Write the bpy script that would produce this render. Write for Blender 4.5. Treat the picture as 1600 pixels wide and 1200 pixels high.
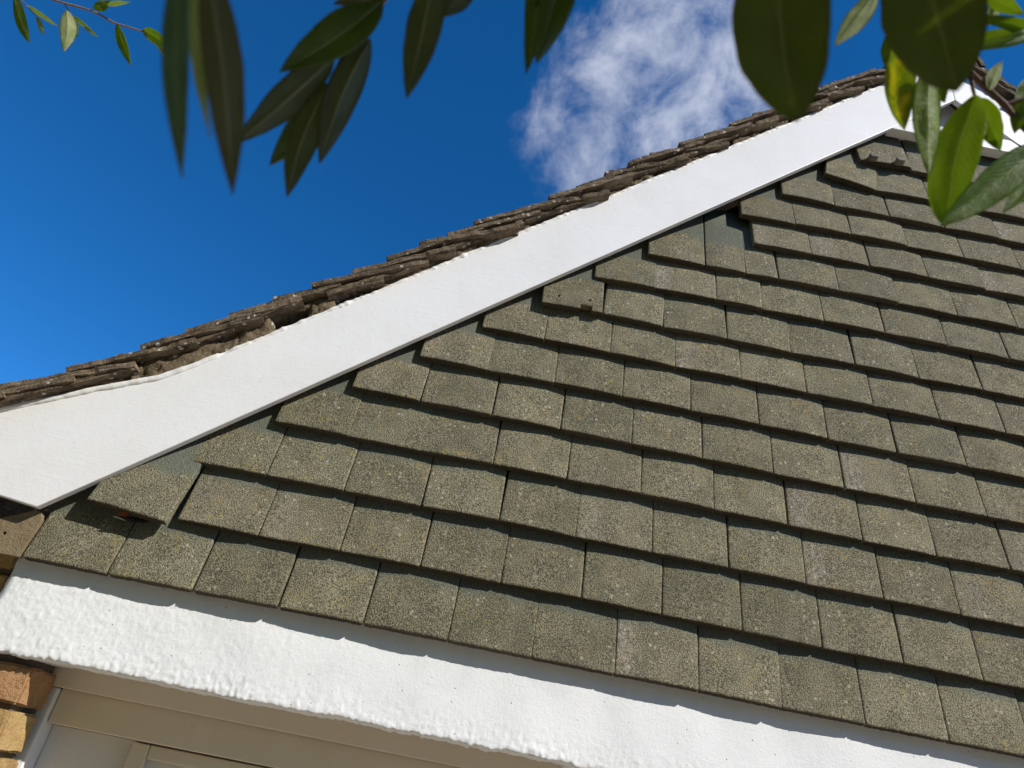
# Tile-hung gable under a white bargeboard, looked up at from below through a leafy shrub.
# x runs along the wall, y into the house, z up; z = 0 is just above the painted lintel.
import bpy, bmesh, math, random
from mathutils import Vector, Matrix, noise

random.seed(7)
R = math.radians
for o in list(bpy.data.objects):
    bpy.data.objects.remove(o, do_unlink=True)
SC = bpy.context.scene
COL = SC.collection

# ------------------------------------------------------------------ camera
CAM_POS = Vector((0.85446, -1.44333, -0.28228))
cam = bpy.data.cameras.new('camera')
cam.sensor_width = 36.0
cam.lens = 36.0 * 1110.0 / 1600.0
cam.clip_start = 0.02
cam.clip_end = 500.0
cam.dof.use_dof = True
cam.dof.focus_distance = 1.62
cam.dof.aperture_fstop = 7.2
camo = bpy.data.objects.new('camera', cam)
COL.objects.link(camo)
_r = Vector((0.98004240, -0.10579349, 0.16829924))
_u = Vector((-0.19871455, -0.49827402, 0.84394047))
_f = Vector((0.00542427, 0.86054095, 0.50935238))
camo.matrix_world = Matrix((
    (_r.x, _u.x, -_f.x, CAM_POS.x),
    (_r.y, _u.y, -_f.y, CAM_POS.y),
    (_r.z, _u.z, -_f.z, CAM_POS.z),
    (0, 0, 0, 1)))
SC.camera = camo

# ------------------------------------------------------------------ light
SUN_TO = Vector((1.35, -1.0, 1.30)).normalized()      # towards the sun: front right, above
SUN_EL = math.asin(SUN_TO.z)
SUN_AZ = math.atan2(SUN_TO.x, SUN_TO.y)               # clockwise from +y
sun = bpy.data.lights.new('sun', 'SUN')
sun.energy = 4.3
sun.angle = R(0.53)
sun.color = (1.0, 0.955, 0.885)
suno = bpy.data.objects.new('sun', sun)
COL.objects.link(suno)
suno.location = SUN_TO * 20
suno.rotation_euler = SUN_TO.to_track_quat('Z', 'Y').to_euler()

world = bpy.data.worlds.new('World')
SC.world = world
world.use_nodes = True
world.cycles.sampling_method = 'MANUAL'
world.cycles.sample_map_resolution = 256
SC.view_settings.view_transform = 'Standard'
SC.view_settings.look = 'None'
SC.view_settings.exposure = 0.42
SC.view_settings.gamma = 1.0
SC.view_settings.use_curve_mapping = False
SC.cycles.max_bounces = 4
SC.cycles.diffuse_bounces = 2
SC.cycles.glossy_bounces = 2
SC.cycles.transmission_bounces = 3


class NT:
    """small helper round a node tree"""
    def __init__(self, tree):
        self.t = tree
        tree.nodes.clear()

    def n(self, kind, ins=None, **props):
        nd = self.t.nodes.new(kind)
        for k, v in props.items():
            setattr(nd, k, v)
        for k, v in (ins or {}).items():
            s = nd.inputs[k]
            if isinstance(v, bpy.types.NodeSocket):
                self.t.links.new(v, s)
            elif v is not None:
                if s.type == 'RGBA' and len(v) == 3:
                    v = (*v, 1.0)
                s.default_value = v
        return nd

    def math(self, op, a, b=None, c=None, clamp=False):
        nd = self.t.nodes.new('ShaderNodeMath')
        nd.operation = op
        nd.use_clamp = clamp
        for i, v in enumerate((a, b, c)):
            if v is None:
                continue
            if isinstance(v, bpy.types.NodeSocket):
                self.t.links.new(v, nd.inputs[i])
            else:
                nd.inputs[i].default_value = v
        return nd.outputs[0]

    def vmath(self, op, a, b=None):
        nd = self.t.nodes.new('ShaderNodeVectorMath')
        nd.operation = op
        for i, v in enumerate((a, b)):
            if v is None:
                continue
            if isinstance(v, bpy.types.NodeSocket):
                self.t.links.new(v, nd.inputs[i])
            else:
                nd.inputs[i].default_value = v
        return nd

    def step(self, v, lo, hi, tolo=0.0, tohi=1.0):
        nd = self.n('ShaderNodeMapRange', {'Value': v, 'From Min': lo, 'From Max': hi,
                                           'To Min': tolo, 'To Max': tohi}, interpolation_type='SMOOTHSTEP')
        return nd.outputs[0]

    def noise(self, vec, scale, detail=3.0, rough=0.55, dist=0.0):
        return self.n('ShaderNodeTexNoise', {'Vector': vec, 'Scale': scale, 'Detail': detail,
                                             'Roughness': rough, 'Distortion': dist}).outputs[0]

    def mix(self, f, a, b, blend='MIX'):
        nd = self.t.nodes.new('ShaderNodeMix')
        nd.data_type = 'RGBA'
        nd.blend_type = blend
        for i, v in ((0, f), (6, a), (7, b)):
            s = nd.inputs[i]
            if isinstance(v, bpy.types.NodeSocket):
                self.t.links.new(v, s)
            else:
                s.default_value = v if i == 0 else ((*v, 1.0) if len(v) == 3 else v)
        return nd.outputs[2]


def build_world():
    g = NT(world.node_tree)
    sky = g.n('ShaderNodeTexSky', sky_type='NISHITA', sun_disc=False, sun_elevation=SUN_EL,
              sun_rotation=SUN_AZ, altitude=1500.0, air_density=0.85, dust_density=0.0, ozone_density=6.0)
    deep = g.n('ShaderNodeHueSaturation', {'Hue': 0.5, 'Saturation': 1.235, 'Value': 1.0, 'Fac': 1.0,
                                           'Color': sky.outputs[0]}).outputs[0]
    d = g.n('ShaderNodeTexCoord').outputs['Generated']
    # thin torn clouds drifting over several parts of the sky
    mp = g.n('ShaderNodeMapping', {'Vector': d, 'Rotation': (0.35, 0.6, 0.2), 'Scale': (6.5, 6.5, 4.6)})
    n1 = g.noise(mp.outputs[0], 1.7, 6.0, 0.62, 0.25)
    n2 = g.noise(d, 5.0, 4.0, 0.55, 0.3)
    total = None
    for (c, lo, hi, k) in CLOUDS:
        dt = g.vmath('DOT_PRODUCT', d, c).outputs['Value']
        m = g.step(dt, lo, hi, 0.0, k)
        total = m if total is None else g.math('MAXIMUM', total, m)
    body = g.math('ADD', g.math('MULTIPLY', n1, 1.0), g.math('MULTIPLY', n2, 0.45))
    wisp = g.step(g.math('ADD', body, g.math('MULTIPLY', total, 0.36)), 0.86, 1.34)
    fac = g.math('MULTIPLY', wisp, g.step(total, 0.0, 1.0), clamp=True)
    col = g.mix(g.math('MULTIPLY', fac, 0.84), deep, CLOUD_COL)
    bg = g.n('ShaderNodeBackground', {'Color': col, 'Strength': 0.130})
    out = g.n('ShaderNodeOutputWorld', {'Surface': bg.outputs[0]})


def unit(*v):
    return Vector(v).normalized()[:]


CLOUD_COL = (4.0, 4.25, 5.0)
CLOUDS = [   # direction, cosine at the rim, cosine at the core, strength
    (unit(0.0950, 0.5156, 0.8516), math.cos(0.21), math.cos(0.03), 1.0),
    (unit(0.0431, 0.6319, 0.7738), math.cos(0.16), math.cos(0.03), 0.8),
    (unit(0.1752, 0.5902, 0.7880), math.cos(0.17), math.cos(0.03), 0.95),
    (unit(0.0731, 0.3799, 0.9221), math.cos(0.20), math.cos(0.05), 0.9),
    (unit(-0.8, 0.1, 0.5), math.cos(0.30), math.cos(0.05), 0.9),
    (unit(0.9, 0.3, 0.45), math.cos(0.26), math.cos(0.05), 0.9),
    (unit(-0.3, -0.8, 0.45), math.cos(0.30), math.cos(0.05), 0.9),
    (unit(0.3, -0.6, 0.9), math.cos(0.22), math.cos(0.05), 0.9),
]
build_world()

# measured left ends and joints of each course (x, z)
ROWS = {
    0: [ (0.000, -0.026), (0.168, -0.027), (0.335, -0.026), (0.504, -0.023), (0.671, -0.021), (0.838, -0.021), (1.004, -0.022), (1.168, -0.021), (1.335, -0.019), (1.500, -0.023), (1.667, -0.021), (1.833, -0.021) ],
    1: [ (0.252, 0.103), (0.420, 0.102), (0.586, 0.106), (0.753, 0.109), (0.920, 0.108), (1.086, 0.112), (1.254, 0.110), (1.420, 0.109), (1.588, 0.106), (1.757, 0.108), (1.924, 0.106) ],
    2: [ (0.224, 0.231), (0.392, 0.233), (0.557, 0.233), (0.725, 0.234), (0.894, 0.240), (1.059, 0.234), (1.224, 0.235), (1.392, 0.236), (1.560, 0.234), (1.727, 0.233), (1.897, 0.233) ],
    3: [ (0.366, 0.359), (0.530, 0.358), (0.693, 0.358), (0.855, 0.365), (1.024, 0.362), (1.190, 0.364), (1.355, 0.360), (1.524, 0.358), (1.694, 0.355), (1.861, 0.353), (2.029, 0.359) ],
    4: [ (0.503, 0.483), (0.664, 0.480), (0.832, 0.482), (0.993, 0.483), (1.159, 0.480), (1.326, 0.480), (1.492, 0.476), (1.660, 0.474), (1.829, 0.473) ],
    5: [ (0.636, 0.598), (0.798, 0.593), (0.961, 0.602), (1.126, 0.602), (1.293, 0.599), (1.460, 0.599), (1.628, 0.597), (1.797, 0.597), (1.970, 0.601) ],
    6: [ (0.762, 0.716), (0.921, 0.717), (1.084, 0.718), (1.250, 0.714), (1.416, 0.718), (1.581, 0.717), (1.751, 0.718), (1.917, 0.717), (2.086, 0.715) ],
    7: [ (1.055, 0.838), (1.212, 0.822), (1.379, 0.831), (1.545, 0.825), (1.714, 0.835), (1.881, 0.829), (2.049, 0.837) ],
    8: [ (1.023, 0.938), (1.185, 0.945), (1.348, 0.950), (1.473, 0.949), (1.638, 0.952), (1.805, 0.957), (1.974, 0.956), (2.140, 0.952) ],
    9: [ (1.156, 1.057), (1.316, 1.058), (1.428, 1.059), (1.520, 1.067), (1.688, 1.068), (1.852, 1.070), (2.018, 1.064) ],
    10: [ (1.453, 1.178), (1.615, 1.182), (1.784, 1.184), (1.951, 1.186) ],
    11: [ (1.414, 1.276), (1.575, 1.280), (1.738, 1.295), (1.905, 1.290) ],
    12: [ (1.537, 1.408), (1.696, 1.390), (1.863, 1.398) ],
    13: [ (1.833, 1.492), (1.998, 1.505) ],
    14: [ (1.791, 1.618), (1.956, 1.628) ],
}

# ------------------------------------------------------------------ object helpers
def tag(o, label, cat, group=None, kind=None):
    if label:
        o['label'] = label
    if cat:
        o['category'] = cat
    if group:
        o['group'] = group
    if kind:
        o['kind'] = kind
    return o


def mesh(name, verts, faces, mats, smooth=False, face_mats=None, uvs=None):
    me = bpy.data.meshes.new(name)
    me.from_pydata([tuple(v) for v in verts], [], faces)
    for m in (mats if isinstance(mats, (list, tuple)) else [mats]):
        me.materials.append(m)
    if face_mats:
        me.polygons.foreach_set('material_index', face_mats)
    if smooth:
        me.polygons.foreach_set('use_smooth', [True] * len(me.polygons))
    if uvs:
        ul = me.uv_layers.new(name='UVMap')
        flat = []
        for l in me.loops:
            flat.extend(uvs[l.vertex_index])
        ul.data.foreach_set('uv', flat)
    me.validate()
    me.update()
    return me


def obj(name, me, parent=None, loc=(0, 0, 0), rot=(0, 0, 0)):
    o = bpy.data.objects.new(name, me)
    COL.objects.link(o)
    o.parent = parent
    o.location = loc
    o.rotation_euler = rot
    return o


def empty(name, loc=(0, 0, 0)):
    o = bpy.data.objects.new(name, None)
    COL.objects.link(o)
    o.location = loc
    o.empty_display_size = 0.1
    return o


def fix_normals(me):
    bm = bmesh.new()
    bm.from_mesh(me)
    bmesh.ops.recalc_face_normals(bm, faces=bm.faces)
    bm.to_mesh(me)
    bm.free()
    return me


def nz(x, y, z, s=1.0, seed=0.0):
    return noise.noise(Vector((x * s + seed * 17.3, y * s - seed * 9.1, z * s + seed * 5.7)))


def fbm(x, y, z, s=1.0, seed=0.0, octv=4):
    return noise.fractal(Vector((x * s + seed * 17.3, y * s - seed * 9.1, z * s + seed * 5.7)), 1.0, 2.0, octv)


def box_mesh(name, x0, x1, y0, y1, z0, z1, mat, bevel=0.003, seg=2):
    bm = bmesh.new()
    bmesh.ops.create_cube(bm, size=1.0)
    for v in bm.verts:
        v.co = Vector(((x0 + x1) / 2 + v.co.x * (x1 - x0), (y0 + y1) / 2 + v.co.y * (y1 - y0),
                       (z0 + z1) / 2 + v.co.z * (z1 - z0)))
    if bevel:
        bmesh.ops.bevel(bm, geom=bm.edges[:], offset=bevel, segments=seg, affect='EDGES', profile=0.6)
    me = bpy.data.meshes.new(name)
    bm.to_mesh(me)
    bm.free()
    me.materials.append(mat)
    return me


def cut(o, shapes):
    """cut real holes out of a piece; shapes are meshes in the piece's own space"""
    for me in shapes:
        c = bpy.data.objects.new('cutter', me)
        COL.objects.link(c)
        bpy.context.view_layer.update()
        c.matrix_world = o.matrix_world.copy()
        md = o.modifiers.new('hole', 'BOOLEAN')
        md.operation = 'DIFFERENCE'
        md.solver = 'EXACT'
        md.object = c
        bpy.context.view_layer.update()
        dg = bpy.context.evaluated_depsgraph_get()
        nm = bpy.data.meshes.new_from_object(o.evaluated_get(dg))
        o.modifiers.clear()
        o.data = nm
        bpy.data.objects.remove(c, do_unlink=True)


def cyl_mesh(cx, cz, r, y0, y1, n=16):
    v, f = [], []
    for y in (y0, y1):
        for i in range(n):
            a = 2 * math.pi * i / n
            v.append((cx + r * math.cos(a), y, cz + r * math.sin(a)))
    f = [(i, (i + 1) % n, n + (i + 1) % n, n + i) for i in range(n)]
    f += [tuple(range(n))[::-1], tuple(range(n, 2 * n))]
    me = bpy.data.meshes.new('cut')
    me.from_pydata(v, [], f)
    return fix_normals(me)


# ------------------------------------------------------------------ materials
def new_mat(name):
    m = bpy.data.materials.new(name)
    m.use_nodes = True
    return m, NT(m.node_tree)


def finish(g, col, rough=0.8, bump=None, bstr=0.5, bdist=0.002, spec=0.3, **extra):
    ins = {'Base Color': col, 'Roughness': rough, 'Specular IOR Level': spec}
    ins.update(extra)
    if bump is not None:
        b = g.n('ShaderNodeBump', {'Height': bump, 'Strength': bstr, 'Distance': bdist})
        ins['Normal'] = b.outputs[0]
    p = g.n('ShaderNodeBsdfPrincipled', ins)
    g.n('ShaderNodeOutputMaterial', {'Surface': p.outputs[0]})


def tile_material():
    m, g = new_mat('weathered_tile')
    tc = g.n('ShaderNodeTexCoord').outputs['Object']
    rnd = g.n('ShaderNodeObjectInfo').outputs['Random']
    off = g.n('ShaderNodeCombineXYZ', {'X': g.math('MULTIPLY', rnd, 91.0), 'Y': g.math('MULTIPLY', rnd, 37.0),
                                       'Z': g.math('MULTIPLY', rnd, 53.0)}).outputs[0]
    p = g.vmath('ADD', tc, off).outputs[0]
    sx = g.n('ShaderNodeSeparateXYZ', {'Vector': tc})
    u, v = sx.outputs[0], sx.outputs[2]
    r2 = g.math('FRACT', g.math('MULTIPLY', rnd, 13.7))
    r3 = g.math('FRACT', g.math('MULTIPLY', rnd, 57.3))
    r4 = g.math('FRACT', g.math('MULTIPLY', rnd, 171.9))
    low = g.n('ShaderNodeSeparateColor', {'Color': g.n('ShaderNodeTexNoise', {'Vector': p, 'Scale': 18.0, 'Detail': 1.0, 'Roughness': 0.6}).outputs[1]})
    med = g.n('ShaderNodeSeparateColor', {'Color': g.n('ShaderNodeTexNoise', {'Vector': p, 'Scale': 125.0, 'Detail': 2.0, 'Roughness': 0.7}).outputs[1]})
    fin = g.n('ShaderNodeSeparateColor', {'Color': g.n('ShaderNodeTexNoise', {'Vector': p, 'Scale': 400.0, 'Detail': 0.8, 'Roughness': 0.7}).outputs[1]})
    blot, mid, grain = low.outputs[0], med.outputs[0], fin.outputs[0]
    # olive sand facing
    c = g.mix(g.step(blot, 0.36, 0.64), (0.158, 0.145, 0.093), (0.236, 0.214, 0.139))
    c = g.mix(g.step(mid, 0.42, 0.68, 0.0, 0.5), c, (0.25, 0.22, 0.13))
    c = g.mix(g.step(r2, 0.0, 1.0, 0.0, 0.22), c, (0.115, 0.124, 0.083))
    c = g.mix(g.step(r3, 0.45, 1.0, 0.0, 0.22), c, (0.190, 0.158, 0.112))
    # grains: dark pits and pale sand
    c = g.mix(g.step(grain, 0.53, 0.36, 0.0, 0.72), c, (0.028, 0.026, 0.016))
    c = g.mix(g.step(grain, 0.54, 0.70, 0.0, 0.55), c, (0.38, 0.34, 0.225))
    c = g.mix(g.step(fin.outputs[1], 0.60, 0.70, 0.0, 0.45), c, (0.42, 0.37, 0.26))
    c = g.mix(g.step(fin.outputs[2], 0.58, 0.70, 0.0, 0.6), c, (0.03, 0.028, 0.018))
    # lime bloom, pinkish, beside some joints
    side = g.math('ABSOLUTE', g.math('ADD', u, g.math('MULTIPLY_ADD', r4, 0.10, -0.02)))
    bloom = g.math('MULTIPLY', g.step(side, 0.045, 0.0), g.step(r3, 0.80, 0.95))
    bloom = g.math('MULTIPLY', bloom, g.step(med.outputs[1], 0.44, 0.62))
    c = g.mix(g.math('MULTIPLY', bloom, 0.5), c, (0.40, 0.345, 0.30))
    # mustard lichen
    lich = g.math('MULTIPLY', g.step(med.outputs[2], 0.53, 0.68),
                  g.step(low.outputs[1], 0.46, 0.66))
    c = g.mix(g.math('MULTIPLY', lich, 0.62), c, (0.34, 0.245, 0.065))
    # pale round lichen spots
    vor = g.n('ShaderNodeTexVoronoi', {'Vector': p, 'Scale': 95.0, 'Randomness': 1.0}, feature='F1')
    vc = g.n('ShaderNodeSeparateColor', {'Color': vor.outputs['Color']})
    rad = g.math('MULTIPLY', g.step(vc.outputs[0], 0.40, 1.0), 0.40)
    spot = g.step(g.math('SUBTRACT', rad, vor.outputs['Distance']), 0.0, 0.10)
    spot = g.math('MULTIPLY', spot, g.step(low.outputs[2], 0.40, 0.62))
    c = g.mix(g.math('MULTIPLY', spot, 0.7), c, (0.42, 0.385, 0.28))
    # upper end that was sheltered by the course above: cleaner grey green
    fresh = g.step(g.math('ADD', v, g.math('MULTIPLY_ADD', blot, 0.03, -0.015)), 0.094, 0.116)
    c = g.mix(g.math('MULTIPLY', fresh, 0.85), c, g.mix(g.step(grain, 0.4, 0.62), (0.105, 0.117, 0.092), (0.150, 0.160, 0.128)))
    c = g.mix(1.0, c, g.n('ShaderNodeCombineColor', {0: g.math('MULTIPLY_ADD', r4, 0.20, 0.865),
                                                     1: g.math('MULTIPLY_ADD', r4, 0.20, 0.868),
                                                     2: g.math('MULTIPLY_ADD', r4, 0.20, 0.87)}).outputs[0], 'MULTIPLY')
    h = g.noise(p, 420.0, 1.0, 0.65)
    finish(g, c, 0.92, h, 0.85, 0.0028, 0.2)
    return m


def paint_material(name, tint=(0.80, 0.79, 0.77), dirt=0.25, rough=0.45, bump=0.0006, scale=1.0):
    m, g = new_mat(name)
    p = g.n('ShaderNodeTexCoord').outputs['Object']
    a = g.noise(p, 6.0 * scale, 4.0, 0.6)
    b = g.noise(p, 60.0 * scale, 4.0, 0.65)
    c = g.mix(g.step(a, 0.35, 0.75, 0.0, dirt), tint, (tint[0] * 0.86, tint[1] * 0.84, tint[2] * 0.79))
    c = g.mix(g.step(b, 0.60, 0.78, 0.0, dirt * 0.9), c, (0.55, 0.52, 0.46))
    st = g.n('ShaderNodeMapping', {'Vector': p, 'Rotation': (0, R(42), 0), 'Scale': (8.0, 30.0, 190.0)})
    brush = g.noise(st.outputs[0], 1.0, 3.0, 0.6)
    h = g.math('ADD', g.math('MULTIPLY', b, 0.6), g.math('MULTIPLY', brush, 0.28))
    h = g.math('ADD', h, g.math('MULTIPLY', g.noise(p, 300.0 * scale, 2.0, 0.6), 0.35))
    finish(g, c, rough, h, 0.6, bump, 0.4)
    return m


def masonry_paint_material():
    m, g = new_mat('rough_masonry_paint')
    p = g.n('ShaderNodeTexCoord').outputs['Object']
    a = g.noise(p, 14.0, 5.0, 0.65)
    b = g.noise(p, 190.0, 5.0, 0.75)
    s = g.n('ShaderNodeMapping', {'Vector': p, 'Scale': (18.0, 60.0, 160.0)})
    brush = g.noise(s.outputs[0], 1.0, 4.0, 0.6)
    c = g.mix(g.step(a, 0.45, 0.72, 0.0, 0.30), (0.80, 0.805, 0.80), (0.64, 0.65, 0.66))
    pit = g.n('ShaderNodeTexVoronoi', {'Vector': p, 'Scale': 62.0, 'Randomness': 1.0}, feature='F1')
    pc = g.n('ShaderNodeSeparateColor', {'Color': pit.outputs['Color']})
    hole = g.math('MULTIPLY', g.step(pit.outputs['Distance'], 0.11, 0.04), g.step(pc.outputs[0], 0.70, 0.78))
    c = g.mix(g.math('MULTIPLY', hole, 0.8), c, (0.16, 0.14, 0.12))
    c = g.mix(g.step(b, 0.66, 0.80, 0.0, 0.35), c, (0.50, 0.48, 0.45))
    h = g.math('ADD', g.math('MULTIPLY', b, 0.9), g.math('MULTIPLY', brush, 0.25))
    h = g.math('SUBTRACT', h, g.math('MULTIPLY', hole, 1.2))
    finish(g, c, 0.6, h, 0.6, 0.0015, 0.3)
    return m


def rough_material(name, cols, spots=None, scale=1.0, bump=0.004, rough=0.95, layers=0.0):
    """weathered mineral: three tones, optional pale spots"""
    m, g = new_mat(name)
    tc = g.n('ShaderNodeTexCoord').outputs['Object']
    rnd = g.n('ShaderNodeObjectInfo').outputs['Random']
    off = g.n('ShaderNodeCombineXYZ', {'X': g.math('MULTIPLY', rnd, 71.0), 'Y': g.math('MULTIPLY', rnd, 29.0), 'Z': rnd}).outputs[0]
    p = g.vmath('ADD', tc, off).outputs[0]
    a = g.noise(p, 26.0 * scale, 5.0, 0.65)
    b = g.noise(p, 140.0 * scale, 4.0, 0.7)
    f = g.noise(p, 480.0 * scale, 2.0, 0.6)
    c = g.mix(g.step(a, 0.35, 0.66), cols[0], cols[1])
    c = g.mix(g.step(b, 0.52, 0.70, 0.0, 0.75), c, cols[2])
    c = g.mix(g.step(f, 0.52, 0.34, 0.0, 0.5), c, tuple(k * 0.35 for k in cols[0]))
    if layers:
        lm = g.n('ShaderNodeMapping', {'Vector': p, 'Scale': (14.0, 30.0, 260.0)})
        lay = g.noise(lm.outputs[0], 1.0, 4.0, 0.7, 0.4)
        c = g.mix(g.step(lay, 0.50, 0.34, 0.0, layers), c, (0.022, 0.018, 0.013))
        c = g.mix(g.step(lay, 0.56, 0.70, 0.0, layers * 0.8), c, (0.33, 0.275, 0.18))
        b = g.math('ADD', b, lay)
    r2 = g.math('FRACT', g.math('MULTIPLY', rnd, 13.7))
    k = g.math('MULTIPLY_ADD', r2, 0.4, 0.8)
    c = g.mix(1.0, c, g.n('ShaderNodeCombineColor', {0: k, 1: k, 2: k}).outputs[0], 'MULTIPLY')
    if spots:
        vor = g.n('ShaderNodeTexVoronoi', {'Vector': p, 'Scale': 70.0 * scale}, feature='F1')
        vc = g.n('ShaderNodeSeparateColor', {'Color': vor.outputs['Color']})
        rad = g.math('MULTIPLY', g.step(vc.outputs[0], 0.62, 1.0), 0.42)
        s = g.step(g.math('SUBTRACT', rad, vor.outputs['Distance']), 0.0, 0.12)
        c = g.mix(g.math('MULTIPLY', s, 0.8), c, spots)
    h = g.math('ADD', g.math('MULTIPLY', b, 1.0), g.math('MULTIPLY', f, 0.5))
    finish(g, c, rough, h, 0.8, bump, 0.15)
    return m


TRANS = (0.78, 0.96, 0.08)


def leaf_material(name, main, alt, vein, under=False, patch=None, wool=0.0, thin=0.45):
    m, g = new_mat(name)
    uv = g.n('ShaderNodeUVMap').outputs[0]
    tc = g.n('ShaderNodeTexCoord').outputs['Object']
    rnd = g.n('ShaderNodeObjectInfo').outputs['Random']
    s = g.n('ShaderNodeSeparateXYZ', {'Vector': uv})
    x = g.math('ABSOLUTE', g.math('SUBTRACT', s.outputs[0], 0.5))       # 0 at the midrib, .5 at the rim
    t = s.outputs[1]
    off = g.n('ShaderNodeCombineXYZ', {'X': g.math('MULTIPLY', rnd, 31.0), 'Y': rnd, 'Z': rnd}).outputs[0]
    p = g.vmath('ADD', tc, off).outputs[0]
    blot = g.noise(p, 60.0, 4.0, 0.6)
    c = g.mix(g.step(blot, 0.35, 0.68), main, alt)
    # side veins run forward from the midrib
    ph = g.math('ADD', g.math('MULTIPLY', t, 15.0), g.math('MULTIPLY', x, -9.0))
    ph = g.math('ADD', ph, g.math('MULTIPLY', g.noise(p, 70.0, 2.0, 0.5), 0.9))
    saw = g.math('ABSOLUTE', g.math('SUBTRACT', g.math('FRACT', ph), 0.5))
    sv = g.math('MULTIPLY', g.step(saw, 0.10, 0.0), g.step(x, 0.48, 0.30))
    mid = g.step(x, g.math('MULTIPLY_ADD', t, -0.018, 0.045), 0.008)
    fine = g.n('ShaderNodeTexVoronoi', {'Vector': p, 'Scale': 520.0}, feature='DISTANCE_TO_EDGE').outputs[0]
    if wool:
        hair = g.step(g.noise(p, 330.0, 4.0, 0.75, 1.5), 0.47, 0.62)
        zone = g.math('MULTIPLY', g.step(x, 0.44, 0.20), g.step(t, 0.1, 0.4))
        c = g.mix(g.math('MULTIPLY', g.math('MULTIPLY', hair, zone), wool), c, (0.62, 0.63, 0.52))
    if patch:
        pz = g.math('MULTIPLY', g.step(g.noise(p, 38.0, 4.0, 0.65), 0.40, 0.56), g.step(x, 0.46, 0.25))
        c = g.mix(pz, c, patch)
    c = g.mix(g.math('MULTIPLY', sv, 0.35 if not under else 0.22), c, vein)
    c = g.mix(g.math('MULTIPLY', mid, 0.75 if under else 0.8), c, vein)
    # tiny blemishes
    c = g.mix(g.step(g.noise(p, 210.0, 2.0, 0.5), 0.72, 0.78, 0.0, 0.6), c, (0.08, 0.05, 0.02))
    h = g.math('ADD', g.math('MULTIPLY', saw, 0.8), g.math('MULTIPLY', mid, 0.9 if under else -0.9))
    h = g.math('ADD', h, g.math('MULTIPLY', fine, 0.8))
    bmp = g.n('ShaderNodeBump', {'Height': h, 'Strength': 0.5, 'Distance': 0.0011})
    pr = g.n('ShaderNodeBsdfPrincipled', {'Base Color': c, 'Roughness': (0.55 if thin < 0.25 else 0.75) if under else (0.36 if thin < 0.25 else 0.45),
                                          'Specular IOR Level': 0.45 if thin < 0.25 else 0.2, 'Normal': bmp.outputs[0]})
    tcol = g.mix(0.70, c, TRANS)
    tr = g.n('ShaderNodeBsdfTranslucent', {'Color': tcol, 'Normal': bmp.outputs[0]})
    mx = g.n('ShaderNodeMixShader', {0: thin, 1: pr.outputs[0], 2: tr.outputs[0]})
    g.n('ShaderNodeOutputMaterial', {'Surface': mx.outputs[0]})
    return m


M = {}
M['tile'] = tile_material()
M['hole'] = rough_material('dark_wall_felt', [(0.02, 0.02, 0.02), (0.03, 0.028, 0.025), (0.035, 0.03, 0.03)])
M['board'] = paint_material('white_gloss_board', (0.79, 0.785, 0.78), 0.36, 0.42, 0.0012)
M['bead'] = paint_material('thick_paint_bead', (0.78, 0.765, 0.74), 0.35, 0.5, 0.002, 1.5)
M['trim'] = paint_material('cream_frame_paint', (0.80, 0.71, 0.565), 0.40, 0.45, 0.0008)
M['lintel'] = masonry_paint_material()
M['rooftile'] = rough_material('old_roof_tile', [(0.115, 0.083, 0.056), (0.20, 0.15, 0.098), (0.28, 0.225, 0.145)], (0.52, 0.50, 0.44), layers=0.75)
M['mortar'] = rough_material('verge_mortar', layers=0.35, cols=[(0.14, 0.105, 0.066), (0.23, 0.175, 0.11), (0.30, 0.245, 0.16)], spots=(0.55, 0.52, 0.45), scale=1.0, bump=0.006)
M['brick_y'] = rough_material('yellow_stock_brick', [(0.42, 0.27, 0.11), (0.50, 0.35, 0.155), (0.34, 0.20, 0.09)], None, 1.0, 0.003)
M['brick_o'] = rough_material('orange_stock_brick', [(0.33, 0.18, 0.085), (0.42, 0.25, 0.12), (0.25, 0.12, 0.06)], None, 1.0, 0.003)
M['joint'] = rough_material('brick_joint_mortar', [(0.16, 0.13, 0.10), (0.22, 0.18, 0.14), (0.12, 0.10, 0.08)])
M['brown_tile'] = rough_material('brown_clay_tile', [(0.20, 0.145, 0.085), (0.235, 0.19, 0.115), (0.27, 0.22, 0.14)], None, 1.0, 0.003)
M['clay'] = rough_material('red_clay', [(0.20, 0.055, 0.025), (0.25, 0.08, 0.035), (0.15, 0.045, 0.02)])
M['bark'] = rough_material('twig_bark', [(0.085, 0.045, 0.03), (0.13, 0.075, 0.05), (0.20, 0.14, 0.10)], None, 3.0, 0.001, 0.7)
M['twig_pale'] = rough_material('young_twig', [(0.24, 0.17, 0.13), (0.30, 0.22, 0.17), (0.20, 0.13, 0.10)], None, 3.0, 0.001, 0.7)
M['paving'] = rough_material('pale_paving', [(0.36, 0.30, 0.215), (0.42, 0.35, 0.255), (0.30, 0.25, 0.18)], None, 0.1, 0.004)
M['leaf_up'] = leaf_material('leaf_upper_side', (0.048, 0.092, 0.010), (0.075, 0.130, 0.016), (0.26, 0.32, 0.13))
M['leaf_dn'] = leaf_material('leaf_under_side', (0.050, 0.060, 0.018), (0.072, 0.082, 0.028), (0.30, 0.31, 0.17), True)
M['leaf_pale'] = leaf_material('leaf_woolly_under_side', (0.26, 0.29, 0.16), (0.38, 0.39, 0.25), (0.52, 0.52, 0.36), True)
M['leaf_wool'] = leaf_material('leaf_webbed_under_side', (0.13, 0.20, 0.035), (0.17, 0.24, 0.045), (0.66, 0.66, 0.50), True, None, 0.95)
M['leaf_yellow'] = leaf_material('leaf_turning_yellow', (0.10, 0.115, 0.02), (0.16, 0.15, 0.025), (0.50, 0.40, 0.06), True, (0.75, 0.47, 0.012))
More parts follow.
